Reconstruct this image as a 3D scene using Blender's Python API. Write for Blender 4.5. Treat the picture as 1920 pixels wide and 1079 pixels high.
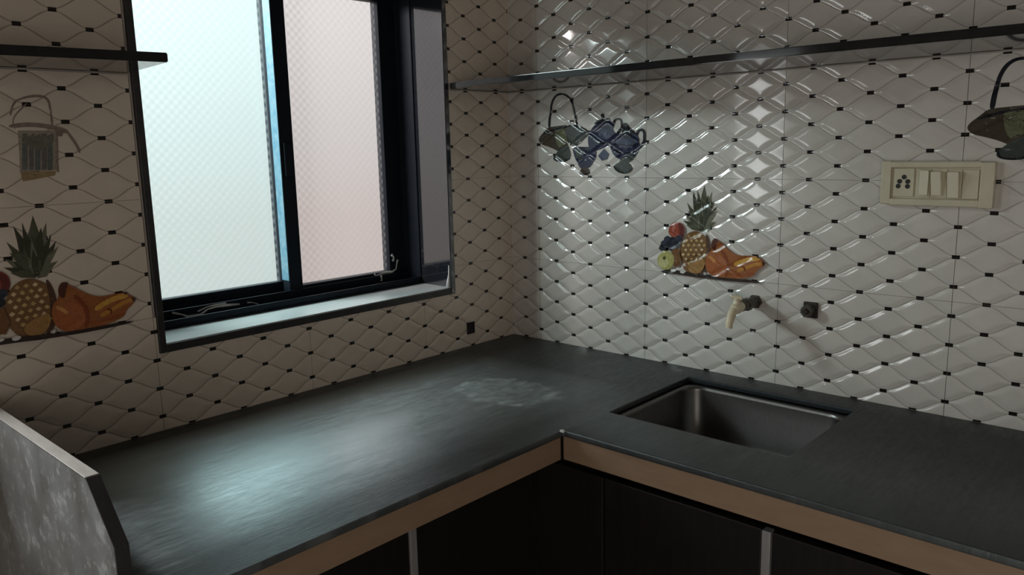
import bpy, bmesh, math
from mathutils import Vector, Matrix

for _o in list(bpy.data.objects):
    bpy.data.objects.remove(_o, do_unlink=True)
SC = bpy.context.scene
COL = SC.collection

# ------------------------------------------------------------------ units
# One tile diamond is 125 mm wide.  All plans below are in diamonds ("a"), with the
# origin in the room corner, +X to the right wall, +Y to the window wall.
S = 0.125
DOOR = (-25.8, -14., 4.5)         # added unseen doorway in the far wall, for fill light: y0, y1, head
ZF = -10.76                       # floor level in a
B = 0.4959                        # diamond height in a
def V(x, y, z):
    return Vector((x * S, y * S, (z - ZF) * S))

# ------------------------------------------------------------------ camera
cam_d = bpy.data.cameras.new('camera')
cam = bpy.data.objects.new('camera', cam_d); COL.objects.link(cam)
r_ = Vector((0.675514, -0.737010, -0.022314)); d_ = Vector((-0.144014, -0.102197, -0.984284)); f_ = Vector((0.723147, 0.668111, -0.175175))
m = Matrix.Identity(4)
for i in range(3):
    m[i][0] = r_[i]; m[i][1] = -d_[i]; m[i][2] = -f_[i]
m.translation = V(-14.485, -13.350, 0.728)
cam.matrix_world = m
cam_d.sensor_width = 36.0
cam_d.lens = 1492.92 / 1920 * 36.0
cam_d.clip_start = 0.02
SC.camera = cam

# ------------------------------------------------------------------ world, daylight, exposure
world = bpy.data.worlds.new('sky'); SC.world = world
world.use_nodes = True
wn = world.node_tree; wn.nodes.clear()
wo = wn.nodes.new('ShaderNodeOutputWorld'); wb = wn.nodes.new('ShaderNodeBackground')
wt = wn.nodes.new('ShaderNodeTexCoord'); ws = wn.nodes.new('ShaderNodeSeparateXYZ'); wr = wn.nodes.new('ShaderNodeValToRGB')
# overcast sky: three times as bright overhead as at the horizon, dull ground below it
wm = wn.nodes.new('ShaderNodeMapRange'); wm.inputs[1].default_value = -1.; wm.inputs[2].default_value = 1.; wm.inputs[3].default_value = 0.; wm.inputs[4].default_value = 1.
wn.links.new(wt.outputs['Generated'], ws.inputs[0]); wn.links.new(ws.outputs[2], wm.inputs[0]); wn.links.new(wm.outputs[0], wr.inputs[0])
e0, e1 = wr.color_ramp.elements[0], wr.color_ramp.elements[1]
e0.position = 0.; e0.color = (.50, .48, .46, 1); e1.position = 1.; e1.color = (2.2, 2.4, 2.45, 1)
e2 = wr.color_ramp.elements.new(.46); e2.color = (.76, .74, .72, 1)
e3 = wr.color_ramp.elements.new(.51); e3.color = (.84, .88, .88, 1)
wn.links.new(wr.outputs[0], wb.inputs[0]); wn.links.new(wb.outputs[0], wo.inputs[0])
wb.inputs[1].default_value = 1.0

def area(name, loc, target, sx, sy, power, color):
    l = bpy.data.lights.new(name, 'AREA'); l.shape = 'RECTANGLE'; l.size = sx * S; l.size_y = sy * S
    l.energy = power; l.color = color
    o = bpy.data.objects.new(name, l); COL.objects.link(o)
    o.location = V(*loc)
    o.rotation_euler = (V(*target) - V(*loc)).to_track_quat('-Z', 'Y').to_euler()
    return o
area('daylight_outside_window_1', (-13., 6.3, 5.7), (-2., -3., 0.), 6., 1.8, 54., (.95, .99, 1.))
area('daylight_outside_window_2', (-25., 8., 0.), (-8., -4., -1.), 9., 9., 27., (.97, 1., 1.))  # added unseen lamp; gives the right wall tiles their bright reflected band
area('room_fill_outside_doorway', (-26.5, -20., -1.), (-8., -6., -3.), 11., 13., 13.5, (1., .88, .77))  # unseen fill lamp added behind the camera to brighten the room
SC.view_settings.view_transform = 'Standard'
SC.view_settings.look = 'None'
SC.view_settings.exposure = 0.0
SC.view_settings.gamma = 1.0
SC.view_settings.use_curve_mapping = False
SC.cycles.use_denoising = True
SC.cycles.max_bounces = 10
SC.cycles.diffuse_bounces = 6
SC.cycles.sample_clamp_indirect = 6.0
SC.cycles.caustics_reflective = False
SC.cycles.caustics_refractive = False

# ------------------------------------------------------------------ materials
def mat(name, col, rough=.5, metal=0., ior=1.5, spec=None):
    m = bpy.data.materials.new(name); m.use_nodes = True
    p = m.node_tree.nodes['Principled BSDF']
    p.inputs['Base Color'].default_value = (*col, 1); p.inputs['Roughness'].default_value = rough
    p.inputs['Metallic'].default_value = metal; p.inputs['IOR'].default_value = ior
    return m
class NT:
    """small helper to wire shader nodes"""
    def __init__(s, m): s.t = m.node_tree; s.p = s.t.nodes['Principled BSDF']
    def n(s, kind, **kw):
        x = s.t.nodes.new(kind)
        for k, v in kw.items(): setattr(x, k, v)
        return x
    def l(s, a, b): s.t.links.new(a, b)
    def val(s, sock, v):
        if hasattr(v, 'is_output'): s.l(v, sock)
        else: sock.default_value = v
    def math(s, op, a, b=0., c=None, clamp=False):
        x = s.n('ShaderNodeMath', operation=op); x.use_clamp = clamp
        s.val(x.inputs[0], a); s.val(x.inputs[1], b)
        if c is not None: s.val(x.inputs[2], c)
        return x.outputs[0]
    def mix(s, f, a, b):
        x = s.n('ShaderNodeMix', data_type='RGBA')
        s.val(x.inputs[0], f); s.val(x.inputs[6], a); s.val(x.inputs[7], b)
        return x.outputs[2]
    def obj(s): return s.n('ShaderNodeTexCoord').outputs['Object']
    def noise(s, vec, scale, detail=3., rough=.5, out='Fac'):
        x = s.n('ShaderNodeTexNoise'); x.inputs['Scale'].default_value = scale
        x.inputs['Detail'].default_value = detail; x.inputs['Roughness'].default_value = rough
        s.l(vec, x.inputs['Vector']); return x.outputs[out]
    def scale(s, vec, sc, rot=(0, 0, 0), loc=(0, 0, 0)):
        x = s.n('ShaderNodeMapping'); x.inputs['Scale'].default_value = sc; x.inputs['Rotation'].default_value = rot
        x.inputs['Location'].default_value = loc
        s.l(vec, x.inputs['Vector']); return x.outputs[0]
    def ramp(s, v, lo, hi, a=0., b=1.):
        x = s.n('ShaderNodeMapRange'); x.clamp = True
        s.val(x.inputs[0], v); x.inputs[1].default_value = lo; x.inputs[2].default_value = hi
        x.inputs[3].default_value = a; x.inputs[4].default_value = b
        return x.outputs[0]
    def bump(s, h, strength, dist):
        x = s.n('ShaderNodeBump'); x.inputs['Strength'].default_value = strength; x.inputs['Distance'].default_value = dist
        s.l(h, x.inputs['Height']); s.l(x.outputs[0], s.p.inputs['Normal']); return x.outputs[0]

def noisy(name, c1, c2, scale, rough=.6, bump=0., metal=0., ior=1.5, stretch=(1, 1, 1)):
    m = mat(name, c1, rough, metal, ior); t = NT(m)
    v = t.scale(t.obj(), stretch)
    f = t.noise(v, scale, 4., .6)
    t.l(t.mix(t.ramp(f, .3, .7), (*c1, 1), (*c2, 1)), t.p.inputs['Base Color'])
    if bump: t.bump(f, 1.0, bump)
    return m

def tile_material(name, glaze, line):
    m = mat(name, glaze, .10); t = NT(m)
    uv = t.n('ShaderNodeUVMap'); uv.uv_map = 'UVMap'
    sp = t.n('ShaderNodeSeparateXYZ'); t.l(uv.outputs[0], sp.inputs[0])
    u, v = sp.outputs[0], sp.outputs[1]
    a = t.math('ADD', u, v); b = t.math('SUBTRACT', u, v)
    da = t.math('ABSOLUTE', t.math('SUBTRACT', t.math('FRACT', t.math('ADD', a, 8.)), .5))
    db = t.math('ABSOLUTE', t.math('SUBTRACT', t.math('FRACT', t.math('ADD', b, 8.)), .5))
    d = t.math('MINIMUM', da, db)
    ln = t.ramp(d, .008, .032, 1., 0.)
    # dots on the lattice nodes (i+.5, j) and (i, j+.5)
    def near(x, off):
        return t.math('ABSOLUTE', t.math('SUBTRACT', t.math('FRACT', t.math('ADD', x, off)), .5))
    def dot(ou, ov):
        return t.math('MULTIPLY', t.math('LESS_THAN', near(u, ou), .060), t.math('LESS_THAN', near(v, ov), .092))
    dots = t.math('MAXIMUM', dot(8., 8.5), dot(8.5, 8.))
    dirt = t.noise(t.obj(), 9., 5., .6)
    g2 = tuple(x * .86 for x in glaze)
    base = t.mix(t.ramp(dirt, .35, .75), (*glaze, 1), (*g2, 1))
    base = t.mix(t.math('MULTIPLY', ln, .55), base, (*line, 1))
    base = t.mix(dots, base, (.012, .010, .010, 1))
    t.l(base, t.p.inputs['Base Color'])
    t.l(t.ramp(dirt, .3, .8, .07, .16), t.p.inputs['Roughness'])
    return m

M = {}
M['tile_right'] = tile_material('glazed_white_diamond_tile', (.60, .575, .535), (.20, .18, .16))
M['tile_left'] = tile_material('glazed_white_diamond_tile_shade_tint', (.68, .605, .52), (.10, .075, .055))  # same white tile; warm tone of the shaded wall put into the glaze
M['plaster'] = noisy('painted_plaster', (.50, .46, .42), (.44, .40, .36), 6., .8, .001)
M['ceiling'] = noisy('ceiling_paint', (.62, .60, .57), (.56, .54, .5), 4., .9)
M['floor'] = noisy('floor_tile', (.42, .38, .34), (.36, .32, .28), 5., .4)
M['grout'] = noisy('grout', (.14, .12, .10), (.10, .085, .07), 20., .9)

def worktop_material():
    m = mat('honed_black_granite', (.018, .020, .022), .30, 0, 3.2); t = NT(m)
    o = t.obj()
    st = t.noise(t.scale(o, (5., 26., 1.), (0, 0, .12)), 2.2, 6., .65)
    fine = t.noise(o, 90., 3., .6)
    big = t.noise(o, 2.2, 3., .5)
    # pale wiped dust towards the front edge of the long run, with streaks
    sx = t.n('ShaderNodeSeparateXYZ'); t.l(o, sx.inputs[0])
    dust = t.math('MULTIPLY', t.ramp(st, .50, .72), t.ramp(big, .35, .65, .25, 1.))
    dust = t.math('MULTIPLY', dust, t.math('MULTIPLY', t.ramp(sx.outputs[0], -.55, -.80), t.ramp(sx.outputs[1], -.28, -.46)))
    fleck = t.noise(t.scale(o, (10., 46., 1.), (0, 0, .12)), 3.2, 5., .7)
    dust = t.math('MULTIPLY', dust, t.ramp(fleck, .40, .62, .25, 1.))
    base = t.mix(t.math('MULTIPLY', dust, .75), (.018, .020, .022, 1), (.22, .23, .225, 1))
    base = t.mix(t.math('MULTIPLY', t.ramp(fine, .5, .75), .25), base, (.05, .055, .055, 1))
    # dried whitish stain near the corner
    w = t.noise(o, 11., 6., .7, 'Color')
    wv = t.n('ShaderNodeVectorMath', operation='SUBTRACT'); t.l(w, wv.inputs[0]); wv.inputs[1].default_value = (.5, .5, .5)
    wsx = t.n('ShaderNodeVectorMath', operation='SCALE'); t.l(wv.outputs[0], wsx.inputs[0]); wsx.inputs['Scale'].default_value = .17
    ad = t.n('ShaderNodeVectorMath', operation='ADD'); t.l(o, ad.inputs[0]); t.l(wsx.outputs[0], ad.inputs[1])
    # stain axes: centre (-3.55,-3.1) a ; long axis towards (+.30,-.95)
    mp = t.n('ShaderNodeMapping', vector_type='TEXTURE')
    mp.inputs['Location'].default_value = (-3.70 * S, -3.2 * S, 0); mp.inputs['Rotation'].default_value = (0, 0, math.radians(-78))
    mp.inputs['Scale'].default_value = (1.15 * S, .78 * S, 1.)
    t.l(ad.outputs[0], mp.inputs['Vector'])
    sp = t.n('ShaderNodeSeparateXYZ'); t.l(mp.outputs[0], sp.inputs[0])
    rr = t.math('SQRT', t.math('ADD', t.math('POWER', sp.outputs[0], 2.), t.math('POWER', sp.outputs[1], 2.)))
    rim = t.math('MULTIPLY', t.math('MULTIPLY', t.ramp(rr, .5, .9), t.ramp(rr, .92, 1.1, 1., 0.)), t.ramp(t.noise(t.scale(o, (1., 2.5, 1.)), 13., 4., .65), .42, .62, .15, 1.))
    inner = t.math('MULTIPLY', t.ramp(rr, .9, 1.0, 1., 0.), .38)
    mott = t.ramp(t.noise(o, 42., 5., .7), .36, .62)
    sm = t.math('MULTIPLY', t.math('MAXIMUM', rim, inner), t.math('ADD', t.math('MULTIPLY', mott, .8), .2), clamp=True)
    base = t.mix(t.math('MULTIPLY', sm, .62), base, (.34, .36, .345, 1))
    t.l(base, t.p.inputs['Base Color'])
    run = t.ramp(sx.outputs[0], -.24, -.60)               # window's reflected sheen painted in as raised IOR, middle of the window run
    sheen = t.math('MULTIPLY', run, t.math('MULTIPLY', t.ramp(sx.outputs[1], -.05, -.14), t.math('MULTIPLY', t.ramp(sx.outputs[1], -.36, -.60, 1., .10), t.ramp(sx.outputs[0], -1.22, -1.40, 1., .05))))
    sheen = t.math('MULTIPLY', sheen, t.ramp(t.noise(t.scale(o, (1., 4., 1.)), 4., 3.), .25, .6, .7, 1.))
    t.l(t.math('ADD', t.math('MULTIPLY', sheen, 7.5), 1.45), t.p.inputs['IOR'])
    r = t.math('ADD', t.ramp(st, .3, .75, .36, .48), t.math('MULTIPLY', t.ramp(fleck, .35, .65, -1., 1.), .05))
    t.p.inputs['Specular Tint'].default_value = (.86, 1., 1.03, 1)  # cool tint of the window sheen put into the specular colour
    t.l(t.math('ADD', r, t.math('MULTIPLY', sm, .25)), t.p.inputs['Roughness'])
    t.bump(t.math('ADD', t.math('ADD', st, t.math('MULTIPLY', t.math('MULTIPLY', fleck, t.ramp(sx.outputs[1], -.25, -.5, .2, 1.)), 1.2)), t.math('MULTIPLY', fine, .25)), .35, .0012)
    return m
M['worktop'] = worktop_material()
M['polished_granite'] = noisy('polished_black_granite', (.012, .015, .020), (.020, .024, .030), 60., .06, 0, 0, 2.1)
M['trim_granite'] = noisy('dark_granite_trim', (.022, .022, .026), (.035, .033, .034), 40., .25)
M['shelf_granite'] = noisy('polished_dark_shelf_granite', (.012, .012, .012), (.020, .020, .020), 50., .07, 0, 0, 1.38)
M['dark_aluminium'] = noisy('dark_powder_coated_aluminium', (.006, .010, .016), (.010, .014, .021), 30., .5, 0, 0, 1.22)
M['sill_marble'] = noisy('pale_sill_stone', (.60, .66, .66), (.54, .60, .60), 14., .30)
M['blue_film'] = noisy('pale_blue_protective_film', (.07, .22, .32), (.20, .33, .40), 60., .4)
M['tan'] = noisy('tan_laminate', (.27, .185, .12), (.235, .157, .10), 18., .55, 0, 0, 1.5, (1, 1, 4))
M['cabinet'] = noisy('dark_brown_laminate', (.012, .009, .008), (.007, .006, .0055), 12., .5, 0, 0, 1.35, (6, 6, .6))
M['carcass'] = mat('black_carcass_board', (.006, .006, .006), .7)
M['aluminium'] = noisy('brushed_aluminium', (.36, .35, .35), (.28, .27, .27), 40., .45, 0, .4, 1.5, (8, 8, .3))
M['steel'] = noisy('brushed_steel', (.19, .185, .18), (.15, .147, .143), 60., .33, 0, 1., 1.5, (1, 12, 1))
M['drain'] = mat('drain_steel', (.25, .25, .25), .3, 1.)
M['switch'] = noisy('aged_ivory_plastic', (.56, .52, .39), (.50, .46, .34), 25., .35)
M['switch_dark'] = mat('socket_hole_black', (.01, .008, .008), .6)
M['rocker'] = mat('ivory_rocker_plastic', (.66, .63, .50), .3)
M['tap_white'] = noisy('aged_white_plastic', (.72, .66, .50), (.60, .52, .36), 60., .4)
M['pipe'] = noisy('blackened_pipe_fitting', (.035, .03, .025), (.07, .055, .04), 90., .5)
M['hole'] = noisy('dark_rusty_metal', (.012, .009, .008), (.022, .014, .011), 80., .7)
M['putty'] = noisy('white_putty', (.74, .76, .74), (.56, .58, .58), 120., .8)
M['door_white'] = noisy('door_frame_paint', (.45, .40, .34), (.40, .35, .3), 8., .5)

def slab_material():
    m = mat('dusty_granite_slab', (.10, .105, .105), .22, 0, 1.6); t = NT(m)
    o = t.obj()
    n1 = t.noise(o, 7., 6., .62); n2 = t.noise(o, 60., 4., .6); n3 = t.noise(o, 3., 2., .5)
    base = t.mix(t.ramp(n1, .35, .68), (.13, .13, .127, 1), (.27, .28, .285, 1))
    base = t.mix(t.math('MULTIPLY', t.ramp(t.math('ADD', n2, t.math('MULTIPLY', n1, .5)), .80, .95), .6), base, (.52, .53, .53, 1))
    base = t.mix(t.math('MULTIPLY', t.ramp(n3, .5, .7), .3), base, (.20, .17, .15, 1))
    t.l(base, t.p.inputs['Base Color'])
    t.l(t.ramp(n1, .3, .7, .22, .45), t.p.inputs['Roughness'])
    t.bump(n2, .4, .0008)
    return m
M['slab'] = slab_material()
M['slab_edge'] = noisy('cut_stone_edge', (.44, .41, .375), (.34, .31, .285), 30., .4, 0, 0, 1.5, (3, .6, 1))

def glass_material(name, tint):
    """patterned privacy glass: scatters daylight through, small pressed squares"""
    m = bpy.data.materials.new(name); m.use_nodes = True
    t = NT(m); tr = t.t
    out = tr.nodes['Material Output']
    o = t.obj()
    sp = t.n('ShaderNodeSeparateXYZ'); t.l(o, sp.inputs[0])
    k = 2 * math.pi / (.18 * S)
    h = t.math('MULTIPLY', t.math('SINE', t.math('MULTIPLY', sp.outputs[0], k)), t.math('SINE', t.math('MULTIPLY', sp.outputs[2], k)))
    h = t.math('ADD', h, t.math('MULTIPLY', t.noise(o, 40., 3.), .25))
    b = t.n('ShaderNodeBump'); b.inputs['Strength'].default_value = .35; b.inputs['Distance'].default_value = .0012
    t.l(h, b.inputs['Height'])
    ti = t.n('ShaderNodeBsdfTranslucent'); ti.inputs[0].default_value = (*(.40 * c for c in tint), 1); t.l(b.outputs[0], ti.inputs['Normal'])
    gl = t.n('ShaderNodeBsdfGlossy'); gl.inputs['Roughness'].default_value = .15; t.l(b.outputs[0], gl.inputs['Normal'])
    gl.inputs[0].default_value = (.9, .9, .9, 1)
    fr = t.n('ShaderNodeFresnel'); t.l(t.ramp(t.n('ShaderNodeNewGeometry').outputs['Backfacing'], 0., 1., 1.4, 1 / 1.4), fr.inputs[0])
    mx = t.n('ShaderNodeMixShader'); t.l(fr.outputs[0], mx.inputs[0])
    tp = t.n('ShaderNodeBsdfTransparent'); tp.inputs[0].default_value = (*tint, 1)
    m2 = t.n('ShaderNodeMixShader'); t.l(t.math('ADD', t.math('MULTIPLY', h, .13), .80), m2.inputs[0]); t.l(ti.outputs[0], m2.inputs[1]); t.l(tp.outputs[0], m2.inputs[2]); t.l(m2.outputs[0], mx.inputs[1]); t.l(gl.outputs[0], mx.inputs[2])
    t.l(mx.outputs[0], out.inputs['Surface'])
    return m
def clear_glass():
    m = bpy.data.materials.new('plain_glass_face'); m.use_nodes = True
    t = NT(m); out = t.t.nodes['Material Output']
    tp = t.n('ShaderNodeBsdfTransparent'); gl = t.n('ShaderNodeBsdfGlossy'); gl.inputs['Roughness'].default_value = .02
    fr = t.n('ShaderNodeFresnel'); t.l(t.ramp(t.n('ShaderNodeNewGeometry').outputs['Backfacing'], 0., 1., 1.4, 1 / 1.4), fr.inputs[0])
    mx = t.n('ShaderNodeMixShader'); t.l(fr.outputs[0], mx.inputs[0]); t.l(tp.outputs[0], mx.inputs[1]); t.l(gl.outputs[0], mx.inputs[2])
    t.l(mx.outputs[0], out.inputs['Surface'])
    return m
M['clear_glass'] = clear_glass()
M['glass_left'] = glass_material('patterned_glass_cool', (.83, .97, .955))
M['glass_right'] = glass_material('patterned_glass_warm', (.82, .735, .72))

def print_material():
    m = mat('printed_ceramic_colour', (.5, .5, .5), .22, 0, 1.38); t = NT(m)
    a = t.n('ShaderNodeVertexColor'); a.layer_name = 'Col'
    o = t.obj(); n = t.noise(o, 160., 3., .6)
    hs = t.n('ShaderNodeHueSaturation'); t.l(a.outputs[0], hs.inputs['Color']); t.l(t.ramp(n, .3, .7, .82, 1.15), hs.inputs['Value'])
    t.l(hs.outputs[0], t.p.inputs['Base Color'])
    return m
M['print'] = print_material()

# ------------------------------------------------------------------ object helpers
def props(o, label=None, cat=None, group=None, kind=None):
    if label: o['label'] = label
    if cat: o['category'] = cat
    if group: o['group'] = group
    if kind: o['kind'] = kind
    return o
def empty(name, loc, **kw):
    o = bpy.data.objects.new(name, None); COL.objects.link(o); o.location = loc; o.empty_display_size = .05
    return props(o, **kw)
def wloc(o):
    v = Vector((0, 0, 0))
    while o: v += o.location; o = o.parent
    return v
def mk(name, bm, m, parent=None, loc=None, smooth=None, **kw):
    """link a bmesh given in world metres as one object whose origin is loc"""
    base = wloc(parent) if parent else Vector((0, 0, 0))
    if loc is None: loc = base if parent else Vector((0, 0, 0))
    bmesh.ops.translate(bm, verts=bm.verts, vec=-loc)
    bmesh.ops.recalc_face_normals(bm, faces=bm.faces)
    me = bpy.data.meshes.new(name); bm.to_mesh(me); bm.free()
    for x in (m if isinstance(m, list) else [m]): me.materials.append(x)
    if smooth is not None: me.shade_smooth() if smooth >= 180 else smooth_angle(me, smooth)
    o = bpy.data.objects.new(name, me); COL.objects.link(o)
    if parent: o.parent = parent
    o.location = loc - base
    return props(o, **kw)
def smooth_angle(me, deg):
    me.shade_smooth()
    me.set_sharp_from_angle(angle=math.radians(deg))
def box(bm, a, b, bev=0., seg=2, mi=0):
    """axis box between two corners in plan units"""
    p = V(*a); q = V(*b)
    lo = Vector((min(p.x, q.x), min(p.y, q.y), min(p.z, q.z))); hi = Vector((max(p.x, q.x), max(p.y, q.y), max(p.z, q.z)))
    r = bmesh.ops.create_cube(bm, size=1.0)
    vs = r['verts']
    for v in vs: v.co = Vector((lo[i] + (v.co[i] + .5) * (hi[i] - lo[i]) for i in range(3)))
    fs = {f for v in vs for f in v.link_faces}
    if bev:
        es = {e for v in vs for e in v.link_edges}
        r = bmesh.ops.bevel(bm, geom=list(es), offset=bev * S, segments=seg, affect='EDGES', profile=.5)
        fs = {f for f in r['faces']}
    for f in bm.faces:
        if f in fs: f.material_index = mi
    return bm
def B_(a, b, bev=0., seg=2): return box(bmesh.new(), a, b, bev, seg)
def tube(bm, pts, radii, n=14, caps=True):
    """swept round tube through points (metres)"""
    rings = []
    up = None
    for i, p in enumerate(pts):
        t = (pts[min(i + 1, len(pts) - 1)] - pts[max(i - 1, 0)]).normalized()
        if up is None: up = Vector((0, 0, 1)) if abs(t.z) < .9 else Vector((0, 1, 0))
        x = t.cross(up).normalized(); y = x.cross(t).normalized(); up = y
        rings.append([bm.verts.new(p + (x * math.cos(2 * math.pi * k / n) + y * math.sin(2 * math.pi * k / n)) * radii[i]) for k in range(n)])
    for a, b in zip(rings, rings[1:]):
        for k in range(n): bm.faces.new((a[k], a[(k + 1) % n], b[(k + 1) % n], b[k]))
    if caps:
        bm.faces.new(rings[0][::-1]); bm.faces.new(rings[-1])
    return bm
def prism(bm, outline, d):
    """extrude a closed outline (list of Vectors, metres) by vector d"""
    a = [bm.verts.new(p) for p in outline]; b = [bm.verts.new(p + d) for p in outline]
    bm.faces.new(a); bm.faces.new(b[::-1])
    for i in range(len(a)):
        j = (i + 1) % len(a); bm.faces.new((a[i], b[i], b[j], a[j]))
    return bm

# ------------------------------------------------------------------ room shell
CEIL = 11.2
bm = bmesh.new()
for (x0, x1, z0, z1) in ((-25.5, -20., ZF, CEIL), (-20., -11.95, ZF, -2.62), (-20., -11.95, 4.55, CEIL), (-11.95, -8.91, ZF, CEIL),
                         (-8.91, -1.99, ZF, -2.62), (-8.91, -1.99, 4.55, CEIL), (-1.99, 1.6, ZF, CEIL)):
    box(bm, (x0, .02, z0), (x1, 2.3, z1))
wall_left = mk('wall_left', bm, M['plaster'], kind='structure')
bm = bmesh.new(); box(bm, (.02, .02, ZF), (1.6, -27.5, CEIL))
wall_right = mk('wall_right', bm, M['plaster'], kind='structure')
bm = bmesh.new(); box(bm, (.02, -26., ZF), (-25.5, -27.5, CEIL))
mk('wall_back', bm, M['plaster'], kind='structure')
bm = bmesh.new()
box(bm, (-24, .02, ZF), (-25.5, DOOR[1], CEIL)); box(bm, (-24, DOOR[0], ZF), (-25.5, -26., CEIL)); box(bm, (-24, DOOR[0], DOOR[2]), (-25.5, DOOR[1], CEIL))
mk('wall_far', bm, M['plaster'], kind='structure')
bm = bmesh.new(); box(bm, (-25.5, 2.3, ZF - .8), (1.6, -27.5, ZF))
mk('floor', bm, M['floor'], kind='structure')
bm = bmesh.new(); box(bm, (-25.5, 2.3, CEIL), (1.6, -27.5, CEIL + .8))
mk('ceiling', bm, M['ceiling'], kind='structure')
bm = bmesh.new()
for y in DOOR[:2]: box(bm, (-23.9, y - .25, ZF), (-25.6, y + .25, DOOR[2] + .25))
box(bm, (-23.9, DOOR[0], DOOR[2] - .25), (-25.6, DOOR[1], DOOR[2] + .25))
mk('added_doorway', bm, M['door_white'], kind='structure')  # frame of the added doorway that the fill lamp shines through
bm = bmesh.new()
for x in (-20., -11.95): box(bm, (x - .15, -.03, -2.62), (x + .15, 1.2, 4.55))
for z in (-2.62, 4.55): box(bm, (-20., -.03, z - .15), (-11.95, 1.2, z + .15))
mk('window_2', bm, M['trim_granite'], kind='structure')

# ------------------------------------------------------------------ wall tiles (3 x 4 raised diamonds each)
WARP = .38; RELIEF = .026; STEP = 20
def warp(v): return v - WARP * math.sin(4 * math.pi * v) / (4 * math.pi)
def unwarp(t):
    v = t
    for _ in range(40): v -= (warp(v) - t) / max(1 - WARP * math.cos(4 * math.pi * v), .2)
    return v
def sst(x): x = max(0., min(1., x)); return x * x * (3 - 2 * x)
def relief(u, v, k=1.):
    d1 = abs((u + v) % 1.0 - .5); d2 = abs((u - v) % 1.0 - .5)
    return k * RELIEF * sst(d1 / .17) * sst(d2 / .17)
GROUT = .0045
_tiles = {}
def tile_mesh(key, u0, u1, v0, v1, hole, m):
    if key in _tiles: return _tiles[key]
    def cuts(a, b, extra):
        s = {round(a, 4), round(b, 4)}
        k = math.ceil(a * STEP + .2)
        while k / STEP < b - .2 / STEP: s.add(round(k / STEP, 4)); k += 1
        for e in extra:
            if a < e < b: s.add(round(e, 4))
        s = sorted(s); o = [s[0]]
        for x in s[1:]:
            if x - o[-1] > .004 or x in (round(b, 4),): o.append(x)
        return o
    gu = GROUT; gv = GROUT / B
    us = cuts(u0 + gu, u1 - gu, hole[:2] if hole else [])
    vs = cuts(v0 + gv, v1 - gv, hole[2:] if hole else [])
    if hole:
        for e in hole[:2]:
            if u0 < e < u1: us = [x for x in us if abs(x - e) > .006 or abs(x - round(e, 4)) < 1e-9]
        for e in hole[2:]:
            if v0 < e < v1: vs = [x for x in vs if abs(x - e) > .006 or abs(x - round(e, 4)) < 1e-9]
    bm = bmesh.new(); uvl = bm.loops.layers.uv.new('UVMap')
    grid = {}
    def vert(i, j):
        if (i, j) not in grid:
            u, v = us[i], vs[j]
            grid[i, j] = bm.verts.new((u * S, warp(v) * B * S, relief(u, v, .55 if m is M['tile_left'] else 1.) * S))
        return grid[i, j]
    for i in range(len(us) - 1):
        for j in range(len(vs) - 1):
            cu = (us[i] + us[i + 1]) / 2; cv = (vs[j] + vs[j + 1]) / 2
            if hole and hole[0] < cu < hole[1] and hole[2] < cv < hole[3]: continue
            f = bm.faces.new((vert(i, j), vert(i + 1, j), vert(i + 1, j + 1), vert(i, j + 1))); f.smooth = True
            for lp, (a, b) in zip(f.loops, ((i, j), (i + 1, j), (i + 1, j + 1), (i, j + 1))): lp[uvl].uv = (us[a], vs[b])
    # tile edges down to the wall
    rim = [e for e in bm.edges if len(e.link_faces) == 1]
    r = bmesh.ops.extrude_edge_only(bm, edges=rim)
    for g in r['geom']:
        if isinstance(g, bmesh.types.BMVert): g.co.z = -.02 * S
        if isinstance(g, bmesh.types.BMFace): g.smooth = False
    for e in rim: e.smooth = False
    me = bpy.data.meshes.new('tile'); bm.to_mesh(me); bm.free(); me.materials.append(m)
    _tiles[key] = me
    return me
def place_tile(wall, me, mw):
    o = bpy.data.objects.new('tile', me); COL.objects.link(o); o.parent = wall; o.matrix_local = mw
    return o
def right_m(w, v0):
    return Matrix(((0, 0, -1, 0), (-1, 0, 0, -(w + 3.9264) * S), (0, 1, 0, (v0 * B - ZF) * S), (0, 0, 0, 1)))
def left_m(u, v0):
    return Matrix(((1, 0, 0, -(8.956 - u) * S), (0, 0, -1, 0), (0, 1, 0, (v0 * B - ZF) * S), (0, 0, 0, 1)))
ROWS = (-8, -4, 0, 4.30, 8.30)
RT = {}; LT = {}
for w in (-6, -3, 0, 3, 6, 9):
    for v in ROWS:
        if w == -6: me = tile_mesh('cut', 3 - .92, 3, 0, 4, None, M['tile_right'])
        else: me = tile_mesh('full', 0, 3, 0, 4, None, M['tile_right'])
        RT[w, v] = place_tile(wall_right, me, right_m(w, v))
for u in (-3, 0, 3, 6):
    for v in ROWS:
        # window opening in this tile's own coordinates
        hu0, hu1 = .046 - u, 6.966 - u
        hz0, hz1 = -2.62 / B - v, 4.55 / B - v
        u1 = 3.02 if u == 6 else 3
        inside = lambda x: hu0 <= x <= hu1
        if hu0 <= .06 and hu1 >= 2.999 and hz0 <= 0 and hz1 >= 4: continue
        if hu1 <= 0 or hu0 >= u1 or hz1 <= 0 or hz0 >= 4:
            me = tile_mesh(('L', u1), 0, u1, 0, 4, None, M['tile_left'])
        else:
            me = tile_mesh(('L', u, v), 0, u1, 0, 4, (hu0, hu1, unwarp(hz0) if 0 < hz0 < 4 else hz0, unwarp(hz1) if 0 < hz1 < 4 else hz1), M['tile_left'])
        LT[u, v] = place_tile(wall_left, me, left_m(u, v))

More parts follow.
